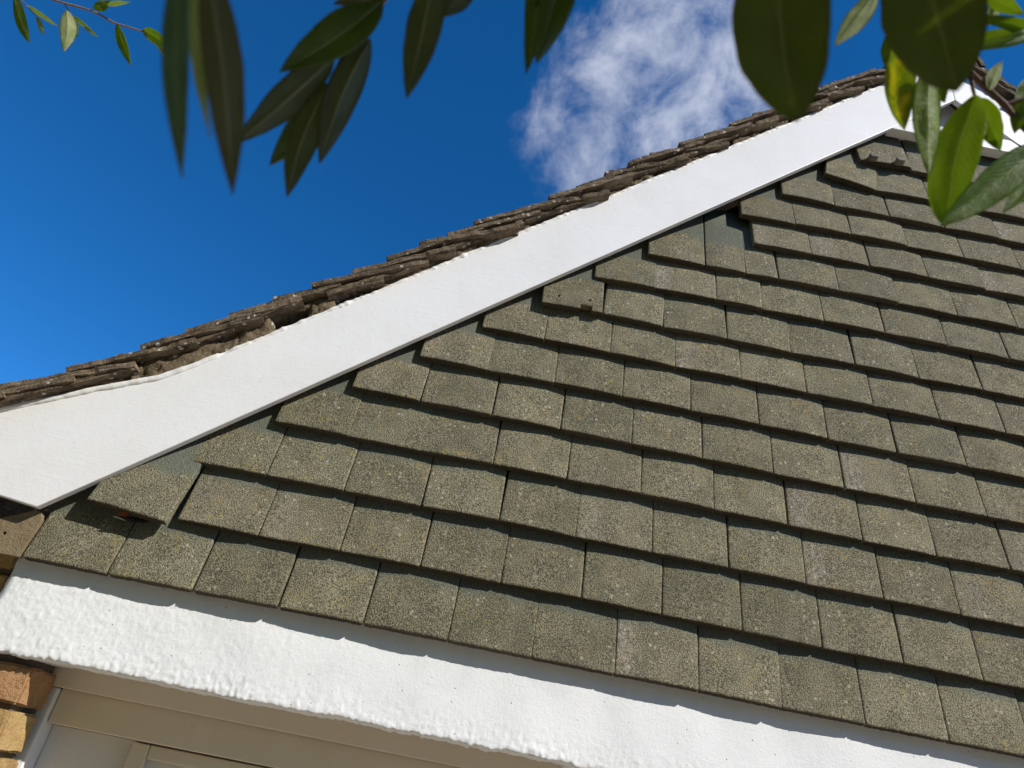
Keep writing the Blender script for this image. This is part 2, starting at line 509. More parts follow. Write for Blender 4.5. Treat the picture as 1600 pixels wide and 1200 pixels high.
M['dead_leaf'] = leaf_material('dead_leaf', (0.03, 0.02, 0.012), (0.045, 0.03, 0.018), (0.05, 0.035, 0.02), True, None, 0.0, 0.02)

M['leaf_core'] = rough_material('sky_blocker_core', [(0.02, 0.025, 0.01), (0.03, 0.035, 0.015), (0.04, 0.035, 0.02)], None, 0.3, 0.01)
M['nib'] = rough_material('pale_nib', [(0.17, 0.16, 0.14), (0.22, 0.21, 0.185), (0.27, 0.26, 0.235)], None, 1.0, 0.002)
M['tile_shade'] = rough_material('tile_underside_shade', [(0.060, 0.050, 0.038), (0.078, 0.066, 0.050), (0.095, 0.080, 0.060)], None, 1.0, 0.002)  # shade under the courses, put into the colour of foot and back
M['leaf_up_shaded'] = leaf_material('shaded_leaf_upper_side', (0.040, 0.070, 0.010), (0.060, 0.098, 0.016), (0.20, 0.24, 0.11), False, None, 0.0, 0.20)  # darker leaf copy: the shade on these branches is in the colour
M['leaf_dn_shaded'] = leaf_material('shaded_leaf_under_side', (0.050, 0.054, 0.024), (0.070, 0.074, 0.034), (0.30, 0.30, 0.19), True, None, 0.0, 0.16)
M['leaf_up_h'] = leaf_material('dimmed_leaf_upper_side', (0.045, 0.080, 0.010), (0.065, 0.108, 0.016), (0.20, 0.24, 0.11), False, None, 0.0, 0.36)  # dimmer, less translucent copy: shade put into the broad near leaves
M['leaf_dn_h'] = leaf_material('dimmed_leaf_under_side', (0.050, 0.052, 0.016), (0.068, 0.070, 0.022), (0.13, 0.13, 0.06), True, None, 0.0, 0.30)

# ------------------------------------------------------------------ ground
gv = [(-150, -150, -1.9), (150, -150, -1.9), (150, 150, -1.9), (-150, 150, -1.9)]
tag(obj('ground', mesh('ground', gv, [(0, 1, 2, 3)], M['paving'])), None, None, kind='structure')

APEX = 2.135                      # the gable is symmetrical about this x
LOW = lambda x: 0.0632 + 0.8965 * (x + 0.006)      # lower edge of the left bargeboard
BTOP = [(-0.60, 0.024), (-0.174, 0.250), (-0.012, 0.337), (0.098, 0.391), (0.158, 0.437), (APEX, 0.437 + 0.894 * (APEX - 0.158))]
VTOP = [(-0.60, 0.020), (-0.40, 0.150), (-0.290, 0.226), (-0.190, 0.292), (-0.080, 0.361), (0.042, 0.449), (0.117, 0.512), (0.190, 0.579),
        (0.268, 0.650), (0.345, 0.704), (0.427, 0.767), (0.497, 0.826), (0.563, 0.894), (0.625, 0.942), (0.683, 0.998),
        (0.788, 1.085), (0.860, 1.140), (0.930, 1.206), (1.003, 1.288), (1.065, 1.338), (1.124, 1.399), (1.205, 1.458), (1.281, 1.530),
        (1.355, 1.592), (1.430, 1.668), (1.500, 1.722), (1.570, 1.795), (1.635, 1.846), (1.700, 1.915), (1.790, 1.975), (1.887, 2.061),
        (1.960, 2.118), (2.030, 2.186)]


def lerp_path(pts, x):
    for (a, b), (c, d) in zip(pts, pts[1:]):
        if x <= c:
            return b + (d - b) * (x - a) / (c - a)
    return pts[-1][1]


# ------------------------------------------------------------------ tile-hung gable
TW, TL, TT = 0.1655, 0.262, 0.0150
LEAN = math.atan2(0.0192, 0.1175)


def tile_mesh(name, w, seed, L=TL, camber=0.0028, corner=0.007, mat=None, rough=1.0):
    us = [0.0, 0.006, 0.016, 0.032]
    us = us + [0.032 + (1 - 0.064) * i / 30 for i in range(1, 30)] + [1 - k for k in reversed(us)]
    vs = [0.0, 0.0006, 0.002, 0.004, 0.007, 0.012, 0.024, 0.042, 0.065, 0.09, 0.12, 0.18, L]
    verts, uv = [], []
    nu, nv = len(us), len(vs)
    for j, v in enumerate(vs):
        ins = 0.0
        if v < corner:
            ins = corner - math.sqrt(max(0.0, corner ** 2 - (corner - v) ** 2))
            ins *= 0.75
        for i, q in enumerate(us):
            x = (q - 0.5) * (w - 2 * ins)
            x += 0.0005 * rough * nz(q * 3, v * 60, seed, 1.0, seed) if i in (0, nu - 1) else 0
            fx = 2 * x / w
            y = -camber * (1 - fx * fx)
            y += 0.0007 * nz(x, 0, v, 14.0, seed)
            du = min(q, 1 - q) * w
            dv = v
            e = max(0.0, 1 - du / 0.0028) ** 2 + max(0.0, 1 - dv / 0.0028) ** 2
            y += 0.0018 * min(1.0, e)
            z = v + 0.0010 * nz(x, 0, 0, 16.0, seed + 3)
            if j < 4:
                z += rough * 0.0010 * nz(x, 0, 0, 210.0, seed + 5) * (1 - j / 4)
                y += rough * 0.0008 * nz(x, 1, v, 260.0, seed + 6)
            verts.append((x, y, z))
    faces, fm = [], []
    for j in range(nv - 1):
        for i in range(nu - 1):
            a = j * nu + i
            faces.append((a, a + 1, a + nu + 1, a + nu))
    ring = [i for i in range(nu)] + [j * nu + nu - 1 for j in range(1, nv)] + \
           [(nv - 1) * nu + i for i in range(nu - 2, -1, -1)] + [j * nu for j in range(nv - 2, 0, -1)]
    b0 = len(verts)
    for k in ring:
        x, y, z = verts[k]
        zz = z + (0.0006 * nz(x, 2, 0, 150.0, seed) if z < 0.003 else 0)
        verts.append((x, TT, zz))
    n = len(ring)
    for k in range(n):
        faces.append((ring[k], b0 + k, b0 + (k + 1) % n, ring[(k + 1) % n]))
    faces.append(tuple(b0 + k for k in range(n)))
    me = mesh(name, verts, faces, [mat or M['tile'], M['tile_shade']], smooth=False)
    fix_normals(me)
    # sanded front and side edges; foot and back are coloured dark to deepen the course shadows
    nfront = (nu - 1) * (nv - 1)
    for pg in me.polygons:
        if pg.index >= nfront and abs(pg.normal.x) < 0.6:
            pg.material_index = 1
    nf = (nu - 1) * (nv - 1)
    sm = [True] * nf + [False] * (len(me.polygons) - nf)
    me.polygons.foreach_set('use_smooth', sm)
    return me


gable = tag(empty('tiled_gable', (0, 0.03, 0)), 'gable wall hung with olive-grey lichen-spotted tiles below the white bargeboards', 'wall')
VAR = [tile_mesh('tile', TW, s, camber=0.0018 + 0.0004 * (s % 5), corner=0.003 + 0.0012 * (s % 4)) for s in range(12)]
cache = {}


def tile_variant(w, k):
    if abs(w - TW) < 0.006:
        return VAR[k % len(VAR)]
    key = round(w, 3)
    if key not in cache:
        cache[key] = tile_mesh('tile', w, 30 + len(cache), corner=0.004)
    return cache[key]


def put_tile(x0, z0, x1, z1, k, out=0.0, me=None, jit=1.0, lean=0.0):
    w = x1 - x0
    gap = 0.0022
    o = obj('tile', me or tile_variant(w - gap, k), gable)
    o.location = ((x0 + x1) / 2, -0.03 - out + jit * random.uniform(-0.0012, 0.0012), (z0 + z1) / 2)
    o.rotation_euler = (-LEAN + lean + jit * random.uniform(-0.006, 0.006), -math.atan2(z1 - z0, w),
                        jit * (random.uniform(-0.015, 0.015) - 0.010))
    return o


k = 0
rng = random.Random(11)
ROWZ = [-0.0218, 0.1078, 0.2342, 0.3596, 0.4786, 0.5984, 0.7165, 0.831, 0.9535, 1.0669, 1.1819, 1.2888, 1.3959, 1.5026, 1.618]
for row, pts in ROWS.items():
    pts = list(pts)
    zr = ROWZ[row]
    end = 2 * APEX - 0.02 - (zr - 0.063) / 0.8965 + 0.06     # the other verge
    if row == 14:
        end = 2.36
    while pts[-1][0] < end:
        x = pts[-1][0] + 0.1672 + rng.uniform(-0.0012, 0.0012)
        pts.append((x, zr + rng.uniform(-0.0025, 0.0025)))
    for (xa, za), (xb, zb) in zip(pts, pts[1:]):
        # measured heights carry reading noise: keep part of it as settlement of the tiles
        m = zr + 0.55 * ((za + zb) / 2 - zr)
        d = max(-0.004, min(0.004, 0.5 * (zb - za)))
        k += rng.choice((1, 2, 3))
        if (row, round(xa, 3)) == (14, 1.791):
            # hung back to front: its two nibs face the street
            o = put_tile(xa, za, xb, zb, k, out=0.004)
            for cx in (-0.045, 0.040):
                nb = box_mesh('nib', cx - 0.013, cx + 0.013, -0.019, 0.002, -0.002, 0.015, M['nib'], 0.005, 3)
                obj('nib', nb, o)
            continue
        put_tile(xa, m - d / 2, xb, m + d / 2, k)

# slipped verge tile at the left end of the second course
o = put_tile(0.076, 0.104, 0.240, 0.090, 4, out=0.019, jit=0)
o['label'] = 'slipped tile hanging askew'
# verge tile hung upside down: nail holes and a notch show
o = put_tile(0.896, 0.822, 1.053, 0.826, 5, out=0.009, me=tile_mesh('tile', 0.157, 77, corner=0.002, camber=0.001, rough=1.6), jit=0)
o['label'] = 'tile hung upside down with two nail holes and a notch'
cut(o, [cyl_mesh(-0.037, 0.030, 0.0032, -0.03, 0.03), cyl_mesh(0.043, 0.034, 0.0032, -0.03, 0.03),
        box_mesh('cut', 0.021, 0.050, -0.03, 0.03, -0.02, 0.0135, M['tile'], 0)])
# green tile below the apex, turned a little
o = put_tile(1.671, 1.521, 1.832, 1.492, 6, out=0.004, jit=0)
o['label'] = 'tilted clean grey-green tile'

# small cut tile of brown clay closing the left end of the bottom course
cv = [(-0.150, -0.028), (-0.003, -0.026), (-0.0015, 0.052), (-0.008, 0.066), (-0.020, 0.068), (-0.150, -0.022 + 0.02)]
ct = mesh('cut_tile', [(x, -0.001 + (z + 0.026) * 0.06, z) for x, z in cv] + [(x, 0.012 + (z + 0.026) * 0.06, z) for x, z in cv],
          [tuple(range(6)), tuple(range(6, 12))[::-1]] + [(i, 6 + i, 6 + (i + 1) % 6, (i + 1) % 6) for i in range(6)], M['brown_tile'])
fix_normals(ct)
o = obj('cut_tile', ct, gable, (0, -0.03, 0))
o['label'] = 'brown cut clay tile with a nail hole'
cut(o, [cyl_mesh(-0.052, 0.012, 0.0036, -0.05, 0.05)])

# felted wall behind the tiles
bx = lambda z: 0.02 + (z - 0.063) / 0.8965
wall = [(-0.02, -0.06), (4.29, -0.06), (4.27, 0.10), (APEX, 2.02), (0.0, 0.10)]
bv = [(x, 0.066 - 0.03, z) for x, z in wall] + [(x, 0.20 - 0.03, z) for x, z in wall]
nw = len(wall)
me = mesh('backing', bv, [tuple(range(nw)), tuple(range(nw, 2 * nw))[::-1]] + [(i, nw + i, nw + (i + 1) % nw, (i + 1) % nw) for i in range(nw)], M['hole'])
obj('backing_wall', fix_normals(me), gable)

# a chip of red clay and a dead leaf caught under the slipped tile
ch = box_mesh('clay_chip', -0.009, 0.009, -0.005, 0.008, -0.0045, 0.0045, M['clay'], 0.0015)
for v in ch.vertices:
    v.co += Vector((nz(*v.co, 90, 1), nz(*v.co, 90, 2), nz(*v.co, 90, 3))) * 0.003
tag(obj('clay_chip', ch, None, (0.150, -0.0035, 0.0925), (0.1, 0.12, 0.05)), 'small red clay chip wedged under the slipped tile at far left', 'clay chip')


# ------------------------------------------------------------------ bargeboards
def strip_prism(name, outline, y0, y1, mat, bevel=0.002):
    n = len(outline)
    v = [(x, y0, z) for x, z in outline] + [(x, y1, z) for x, z in outline]
    f = [tuple(range(n)), tuple(range(n, 2 * n))[::-1]] + [(i, n + i, n + (i + 1) % n, (i + 1) % n) for i in range(n)]
    me = mesh(name, v, f, mat)
    bm = bmesh.new()
    bm.from_mesh(me)
    bmesh.ops.recalc_face_normals(bm, faces=bm.faces)
    if bevel:
        bmesh.ops.bevel(bm, geom=bm.edges[:], offset=bevel, segments=2, affect='EDGES', profile=0.6)
    bm.to_mesh(me)
    bm.free()
    return me


def tube(name, pts, rad, mat, n=10, seed=0.0, amp=0.3, freq=60.0, cap=True, flat=1.0, side=Vector((0, 1, 0))):
    """bumpy tube through pts; rad is a number or a list"""
    verts, faces = [], []
    for i, p in enumerate(pts):
        p = Vector(p)
        a = Vector(pts[max(0, i - 1)])
        b = Vector(pts[min(len(pts) - 1, i + 1)])
        t = (b - a).normalized()
        s = side - t * side.dot(t)
        if s.length < 1e-4:
            s = Vector((1, 0, 0)) - t * t.x
        s.normalize()
        q = t.cross(s)
        r = rad[i] if isinstance(rad, (list, tuple)) else rad
        for k in range(n):
            an = 2 * math.pi * k / n
            d = s * math.cos(an) * flat + q * math.sin(an)
            c = p + d * r
            c += d * r * amp * 2 * nz(c.x, c.y, c.z, freq, seed)
            verts.append(c)
    m = len(pts)
    for i in range(m - 1):
        for k in range(n):
            faces.append((i * n + k, i * n + (k + 1) % n, (i + 1) * n + (k + 1) % n, (i + 1) * n + k))
    if cap:
        faces += [tuple(range(n))[::-1], tuple((m - 1) * n + k for k in range(n))]
    me = mesh(name, verts, faces, mat, smooth=True)
    return fix_normals(me)


def mir(x, right):
    return 2 * APEX - x if right else x


BY = -0.024
BZ = 0.0043


def bargeboard(right, label):
    root = tag(empty('bargeboard', (mir(1.0, right), 0, 0.96)), label, 'bargeboard')
    loc = (-mir(1.0, right), 0, -0.96)
    # the plank: a sheared grid so that the faint waviness of old timber catches the light
    # main plank up to the joint line at the flared foot
    out = [(-0.0060, 0.0632), (APEX - 0.001, LOW(APEX)), (APEX - 0.001, BTOP[-1][1] - 0.004), (0.172, 0.4455), (0.118, 0.3955), (-0.139, 0.1885), (-0.290, 0.0930)]
    o = obj('board', strip_prism('board', [(mir(x, right), z + BZ) for x, z in out], BY, -0.007, M['board'], 0.0022), root, loc)
    # tapered piece let in above it where the roof kicks out at the eaves
    fil = [(-0.290, 0.0852), (-0.139, 0.1807), (0.118, 0.3877), (0.1690, 0.4400), (0.150, 0.4330), (0.098, 0.3935), (-0.012, 0.3360), (-0.174, 0.2490), (-0.40, 0.128)]
    obj('filler_board', strip_prism('filler_board', [(mir(x, right), z + BZ) for x, z in fil], BY + 0.0012, -0.007, M['board'], 0.0012), root, loc)
    # ragged bead of old paint and filler along the top edge
    pts, rad = [], []
    x = -0.42
    while x < APEX - 0.02:
        z = lerp_path(BTOP, x)
        wob = 0.0030 * fbm(x, 0, 0, 7.0, 3, 3)
        pts.append((mir(x, right), BY + 0.003, z + BZ + wob - 0.001))
        base = 0.0062 if x > 0.2 else 0.0095
        rad.append(base * (0.78 + 0.35 * abs(fbm(x, 0, 1, 6.0, 8, 3))) + (0.0026 if x > 0.2 else 0.0006) * nz(x, 0, 0, 150.0, 5))
        x += 0.0035
    obj('paint_bead', tube('paint_bead', pts, rad, M['bead'], 12, 2.0, 0.10, 45.0, True, 0.85), root, loc)
    return root


bargeboard(False, 'long white bargeboard rising from lower left above the tiles, ragged paint along its top edge')
bargeboard(True, 'white bargeboard falling to the right from the apex, partly hidden by leaves')

# apex rail and the small recessed triangle above it
ap = tag(empty('apex_infill', (APEX, 0, 1.80)), 'white horizontal rail and recessed triangular panel closing the gable apex', 'apex panel')
al = (-APEX, 0, -1.80)
obj('rail', strip_prism('rail', [(1.892, 1.776), (2.378, 1.776), (2.300, 1.836), (1.966, 1.836)], -0.021, 0.012, M['board'], 0.002), ap, al)
obj('panel', strip_prism('panel', [(1.90, 1.80), (2.37, 1.80), (APEX, 2.06)], 0.030, 0.040, M['board'], 0), ap, al)


# ------------------------------------------------------------------ roof slopes with their verge
def slab_mesh(name, seed, right, L=0.265, W=0.165, T=0.0125):
    nx, ny, nzz = 30, 6, 2
    verts, idx = [], {}
    faces = []

    def vid(i, j, k2):
        key = (i, j, k2)
        if key not in idx:
            x = L * i / nx
            y = W * (j / ny) ** 1.6
            z = -T + T * k2 / nzz
            q = Vector((x, y, z))
            edge = 1.0 if j == 0 or i == 0 else 0.35
            d = Vector((0.5 * nz(x, y, z, 60, seed), 1.6 * nz(x, y, z, 42, seed + 1) + 0.8 * nz(x, y, z, 150, seed + 4), 0.7 * nz(x, y, z, 75, seed + 2))) * 0.0022 * edge
            chip = max(0.0, nz(x, 0, 0, 30, seed + 7) - 0.25)
            if j == 0:
                d.y += 0.010 * chip
            verts.append(((-(q.x + d.x)) if right else (q.x + d.x), q.y + d.y, q.z + d.z))
            idx[key] = len(verts) - 1
        return idx[key]
    for i in range(nx):
        for j in range(ny):
            for k2 in (0, nzz):
                faces.append((vid(i, j, k2), vid(i + 1, j, k2), vid(i + 1, j + 1, k2), vid(i, j + 1, k2)))
    for k2 in range(nzz):
        for i in range(nx):
            for j in (0, ny):
                faces.append((vid(i, j, k2), vid(i + 1, j, k2), vid(i + 1, j, k2 + 1), vid(i, j, k2 + 1)))
        for j in range(ny):
            for i in (0, nx):
                faces.append((vid(i, j, k2), vid(i, j + 1, k2), vid(i, j + 1, k2 + 1), vid(i, j, k2 + 1)))
    return fix_normals(mesh(name, verts, faces, M['rooftile']))


def mortar_mesh(name, x0, x1, right, seed, lo=0.0, hi=1.0):
    """a lump of verge mortar between the bargeboard and the tile edges, from x0 to x1"""
    n = max(6, int((x1 - x0) / 0.0036))
    nf, nb = 16, 4
    m = nf + nb
    verts, faces = [], []
    for i in range(n + 1):
        x = x0 + (x1 - x0) * i / n
        zb = lerp_path(BTOP, x) + 0.001
        zt = max(lerp_path(VTOP, x) - 0.024, zb + 0.012)
        h = zt - zb
        za, zc = zb + lo * h, zb + hi * h
        e = min(i, n - i) / n * (x1 - x0)
        r = math.sqrt(max(0.0, 1 - (1 - min(1.0, e / 0.010)) ** 2))
        for j in range(m):
            if j < nf:
                t = j / (nf - 1)
                z = za + (zc - za) * (0.5 + (t - 0.5) * (0.55 + 0.45 * r))
                belly = 1 - abs(2 * t - 1) ** 4
                y = -0.016 - 0.007 * belly * r + 0.012 * (1 - r)
                y += 0.0075 * fbm(x, 0, z, 28.0, seed, 4) - 0.0035 * abs(nz(x, 0, z, 85.0, seed + 2)) + 0.0015 * nz(x, 0, z, 230.0, seed + 3)
                crack = abs(nz(x, 0, z, 22.0, seed + 8))
                y += 0.007 * max(0.0, 1 - crack / 0.06)
                z += 0.0030 * nz(x, 0, z, 60.0, seed + 5)
            else:
                t = (j - nf) / (nb - 1)
                z = zc + (za - zc) * t
                y = 0.03
            verts.append((mir(x, right), y, z))
    for i in range(n):
        for j in range(m):
            faces.append((i * m + j, i * m + (j + 1) % m, (i + 1) * m + (j + 1) % m, (i + 1) * m + j))
    faces += [tuple(range(m))[::-1], tuple(n * m + j for j in range(m))]
    return fix_normals(mesh(name, verts, faces, M['mortar'], smooth=True))


def roof(right, label):
    base = Vector((mir(0.8, right), 0, 1.1))
    root = tag(empty('roof_slope', base), label, 'roof')
    meshes = [slab_mesh('roof_tile', 3 + s, right) for s in range(7)]
    rg = random.Random(5 + right)
    for i, (x, z) in enumerate(VTOP[:-1]):
        x2, z2 = VTOP[i + 1]
        t = Vector((x2 - x, 0, z2 - z)).normalized()
        nrm = Vector((-t.z, 0, t.x))
        tgt = Vector((x2, 0, z2)) - nrm * 0.0135
        d = tgt - Vector((x, 0, z))
        ang = math.atan2(d.z, d.x)
        y = -0.052 + rg.uniform(-0.006, 0.006)
        o = obj('roof_tile', meshes[i % 7], root, Vector((mir(x, right), y, z)) - base,
                (rg.uniform(-0.03, 0.03), ang if right else -ang, rg.uniform(-0.02, 0.02)))
        # undercloak tile below, bedded in the mortar
        if i % 3 == 0:
            ang = math.atan2(t.z, t.x)
            u = Vector((x, 0, z)) - nrm * rg.uniform(0.026, 0.032) + t * rg.uniform(-0.02, 0.03)
            obj('roof_tile', meshes[(i + 3) % 7], root, Vector((mir(u.x, right), -0.043 + rg.uniform(-0.006, 0.005), u.z)) - base,
                (0, (ang if right else -ang) * 1.01, 0))
    lumps = [(-0.45, -0.20), (-0.19, 0.03), (0.035, 0.285), (0.352, 0.408), (0.495, 0.640), (0.645, 0.830), (1.000, 1.150), (1.155, 1.308),
             (1.372, 1.560), (1.565, 1.820), (1.825, 2.10)]
    for i, (a, b) in enumerate(lumps):
        obj('mortar', mortar_mesh('mortar', a, b, right, i * 1.7 + 9 * right), root, -base)
    for a, b, lo, hi in ((0.255, 0.36, 0.62, 1.0), (0.40, 0.50, 0.70, 1.0), (0.825, 0.93, 0.66, 1.0), (0.915, 1.005, 0.0, 0.42), (1.30, 1.378, 0.55, 1.0)):
        obj('mortar', mortar_mesh('mortar', a, b, right, a * 7, lo, hi), root, -base)
    # boarded deck that carries the tiles back over the house
    dk = [(x, lerp_path(VTOP, x) - 0.050) for x in (-0.55, -0.2, 0.1, 0.6, 1.2, 1.8, APEX - 0.01)]
    dv, df = [], []
    for x, z in dk:
        for y, dz in ((0.05, 0.0), (3.2, 0.0), (3.2, -0.02), (0.05, -0.02)):
            dv.append((mir(x, right), y, z + dz))
    for i in range(len(dk) - 1):
        for q in range(4):
            df.append((i * 4 + q, i * 4 + (q + 1) % 4, i * 4 + 4 + (q + 1) % 4, i * 4 + 4 + q))
    df += [(0, 1, 2, 3), tuple(len(dv) - 4 + q for q in range(4))]
    obj('roof_deck', fix_normals(mesh('roof_deck', dv, df, M['rooftile'])), root, -base)
    return root


r1 = roof(False, 'brown weathered tile verge bedded in crumbling mortar, climbing along the long white bargeboard')
roof(True, 'brown tile verge falling to the right beyond the apex, half hidden by leaves')
# half-round ridge tile
rv, rf = [], []
for y in (-0.055, 0.12, 0.40):
    for i in range(13):
        a = math.pi * i / 12
        for r in (0.115, 0.100):
            rv.append((APEX + r * math.cos(a), y, 2.165 + r * math.sin(a) * 0.9 + 0.003 * nz(a, y, r, 9, 1)))
for j in range(2):
    for i in range(12):
        b = j * 26 + i * 2
        rf += [(b, b + 2, b + 28, b + 26), (b + 1, b + 27, b + 29, b + 3)]
for j in (0, 2):
    for i in range(12):
        b = j * 26 + i * 2
        rf.append((b, b + 1, b + 3, b + 2))
obj('ridge_tile', fix_normals(mesh('ridge_tile', rv, rf, M['rooftile'])), r1, (-0.8, 0, -1.1))


# ------------------------------------------------------------------ painted lintel
def lintel_mesh():
    xs = [-0.022 + 0.0031 * i for i in range(int(2.15 / 0.0031))]
    while xs[-1] < 4.25:
        xs.append(xs[-1] + 0.03)
    nzr = 58
    verts, faces = [], []
    Y0 = 0.0255
    for i, x in enumerate(xs):
        zb = -0.1885 + 0.0028 * fbm(x, 0, 0, 9.0, 1, 4) + 0.0030 * nz(x, 0, 0, 120.0, 2) - 0.0050 * max(0.0, nz(x, 0, 0, 55.0, 12) - 0.15)
        if x < 0.12:
            zb -= 0.003
        for j in range(nzr + 1):
            t = j / nzr
            z = zb + (0.02 - zb) * t
            y = Y0 + 0.0028 * fbm(x, 0, z, 6.0, 4, 2)
            calm = 0.14 + 0.86 * max(0.0, 1 - x / 0.75)
            y -= 0.0013 * calm * max(0.0, fbm(x, 0, z, 75.0, 6, 4)) + 0.0008 * calm * nz(x, 0, z, 200.0, 7)
            low = max(0.0, 1 - t / 0.30)
            y -= low * (0.0016 * max(0.0, fbm(x, 0, z, 110.0, 9, 3)) + 0.0011 * nz(x, 0, z, 190.0, 3))
            y -= (low ** 2) * 0.0022 * max(0.0, fbm(x, 0, z, 9.0, 16, 2) + 0.15) * (1 - 2.5 * abs(nz(x, 0, z, 85.0, 14)))
            rim = max(0.0, 1 - (z - zb) / 0.006)
            y += 0.0018 * rim * rim
            le = max(0.0, 1 - (x + 0.022) / 0.018)
            y += 0.010 * le * le
            verts.append((x + (0.004 * nz(z, 0, 0, 40, 4) if i == 0 else 0), y, z))
        verts.append((x, 0.158, zb + 0.003))
    c = nzr + 2
    for i in range(len(xs) - 1):
        for j in range(nzr):
            a = i * c + j
            faces.append((a, a + c, a + c + 1, a + 1))
        a = i * c
        faces.append((a, a + nzr + 1, a + c + nzr + 1, a + c))
    e = [j for j in range(nzr + 1)]
    b = len(verts)
    verts.append((-0.020, 0.158, 0.02))
    faces.append(tuple(e) + (b, nzr + 1))
    me = fix_normals(mesh('lintel', verts, faces, M['lintel'], smooth=True))
    return me


tag(obj('lintel', lintel_mesh()), 'thickly painted rough white lintel running below the bottom course of tiles', 'lintel')

# ------------------------------------------------------------------ door frame under the lintel
fr = tag(empty('door_frame', (0.12, 0.12, -1.9)), 'cream painted timber door frame and panels in shade under the white lintel', 'door frame')
fl = (-0.12, -0.12, 1.9)
obj('cover_strip', strip_prism('cover_strip', [(0.07, -0.180), (4.2, -0.180), (4.2, -0.2235), (0.07, -0.2235)], 0.150, 0.168, M['trim'], 0.002), fr, fl)
obj('head', box_mesh('head', 0.1055, 4.2, 0.170, 0.215, -0.2865, -0.2215, M['trim'], 0.003), fr, fl)
obj('jamb', box_mesh('jamb', 0.078, 0.1045, 0.157, 0.225, -1.9, -0.2245, M['board'], 0.003), fr, fl)
obj('panel', box_mesh('panel', 0.1055, 4.2, 0.202, 0.212, -1.9, -0.2875, M['board'], 0), fr, fl)
xx = 0.272
while xx < 4.0:
    obj('stile', box_mesh('stile', xx, xx + 0.034, 0.187, 0.2015, -1.9, -0.2895, M['trim'], 0.003), fr, fl)
    obj('rail', box_mesh('rail', xx + 0.0345, xx + 0.48, 0.190, 0.2015, -0.314, -0.2895, M['trim'], 0.003), fr, fl)
    xx += 0.482

# ------------------------------------------------------------------ brickwork at the left
bw = tag(empty('brick_wall', (-0.2, 0.05, -1.9)), 'yellow and orange brick pier at lower left beside the door frame', 'wall')
bl = Vector((0.2, -0.05, 1.9))


def brick_mesh(w, d, h, seed, mat):
    bm = bmesh.new()
    bmesh.ops.create_cube(bm, size=1.0)
    for v in bm.verts:
        v.co = Vector((v.co.x * w, v.co.y * d, v.co.z * h))
    bmesh.ops.bevel(bm, geom=bm.edges[:], offset=0.004, segments=2, affect='EDGES')
    bmesh.ops.subdivide_edges(bm, edges=[e for e in bm.edges if e.calc_length() > 0.02], cuts=5, use_grid_fill=True)
    for v in bm.verts:
        v.co += Vector((nz(*v.co, 45, seed), nz(*v.co, 45, seed + 1), nz(*v.co, 45, seed + 2))) * 0.0028
    me = bpy.data.meshes.new('brick')
    bm.to_mesh(me)
    bm.free()
    me.materials.append(mat)
    return me


BM = [brick_mesh(0.215, 0.1025, 0.065, s, M['brick_y'] if s % 2 else M['brick_o']) for s in range(6)]
HM = [brick_mesh(0.1025, 0.1025, 0.065, 20 + s, M['brick_y'] if s % 2 else M['brick_o']) for s in range(4)]
z = -0.2365
row = 0
rb = random.Random(3)
zz = z - 0.075 * 8
rows = [(-0.2365 - 0.075 * i, i) for i in range(9)] + [(-0.2365 + 0.075 * i, -i) for i in range(1, 4)]
for zc, i in rows:
    # under the lintel the courses run to the reveal, beside it they stop at its end
    x1 = 0.100 + rb.uniform(-0.004, 0.003) if zc < -0.2 else -0.030
    first = True
    while x1 > -1.0:
        half = (i % 2 != 0) and first
        w = 0.1025 if half else 0.215
        pool = HM if half else BM
        kk = 0 if (i == 0 and first) else 1 if (i in (1, 2) and first) else rb.randrange(len(pool))
        obj('brick', pool[kk % len(pool)], bw, Vector((x1 - w / 2, 0.046 + 0.051 + rb.uniform(-0.004, 0.004), zc)) + bl, (0, rb.uniform(-0.01, 0.01), rb.uniform(-0.02, 0.02)))
        x1 -= w + 0.010
        first = False
obj('mortar_bed', box_mesh('mortar_bed', -1.2, 0.084, 0.060, 0.20, -1.9, -0.186, M['joint'], 0), bw, bl)
obj('mortar_bed', box_mesh('mortar_bed', -1.2, -0.034, 0.060, 0.20, -0.1855, 0.02, M['joint'], 0), bw, bl)
obj('back_board', box_mesh('back_board', -1.2, 4.3, 0.23, 0.26, -1.9, 0.05, M['hole'], 0), fr, fl)

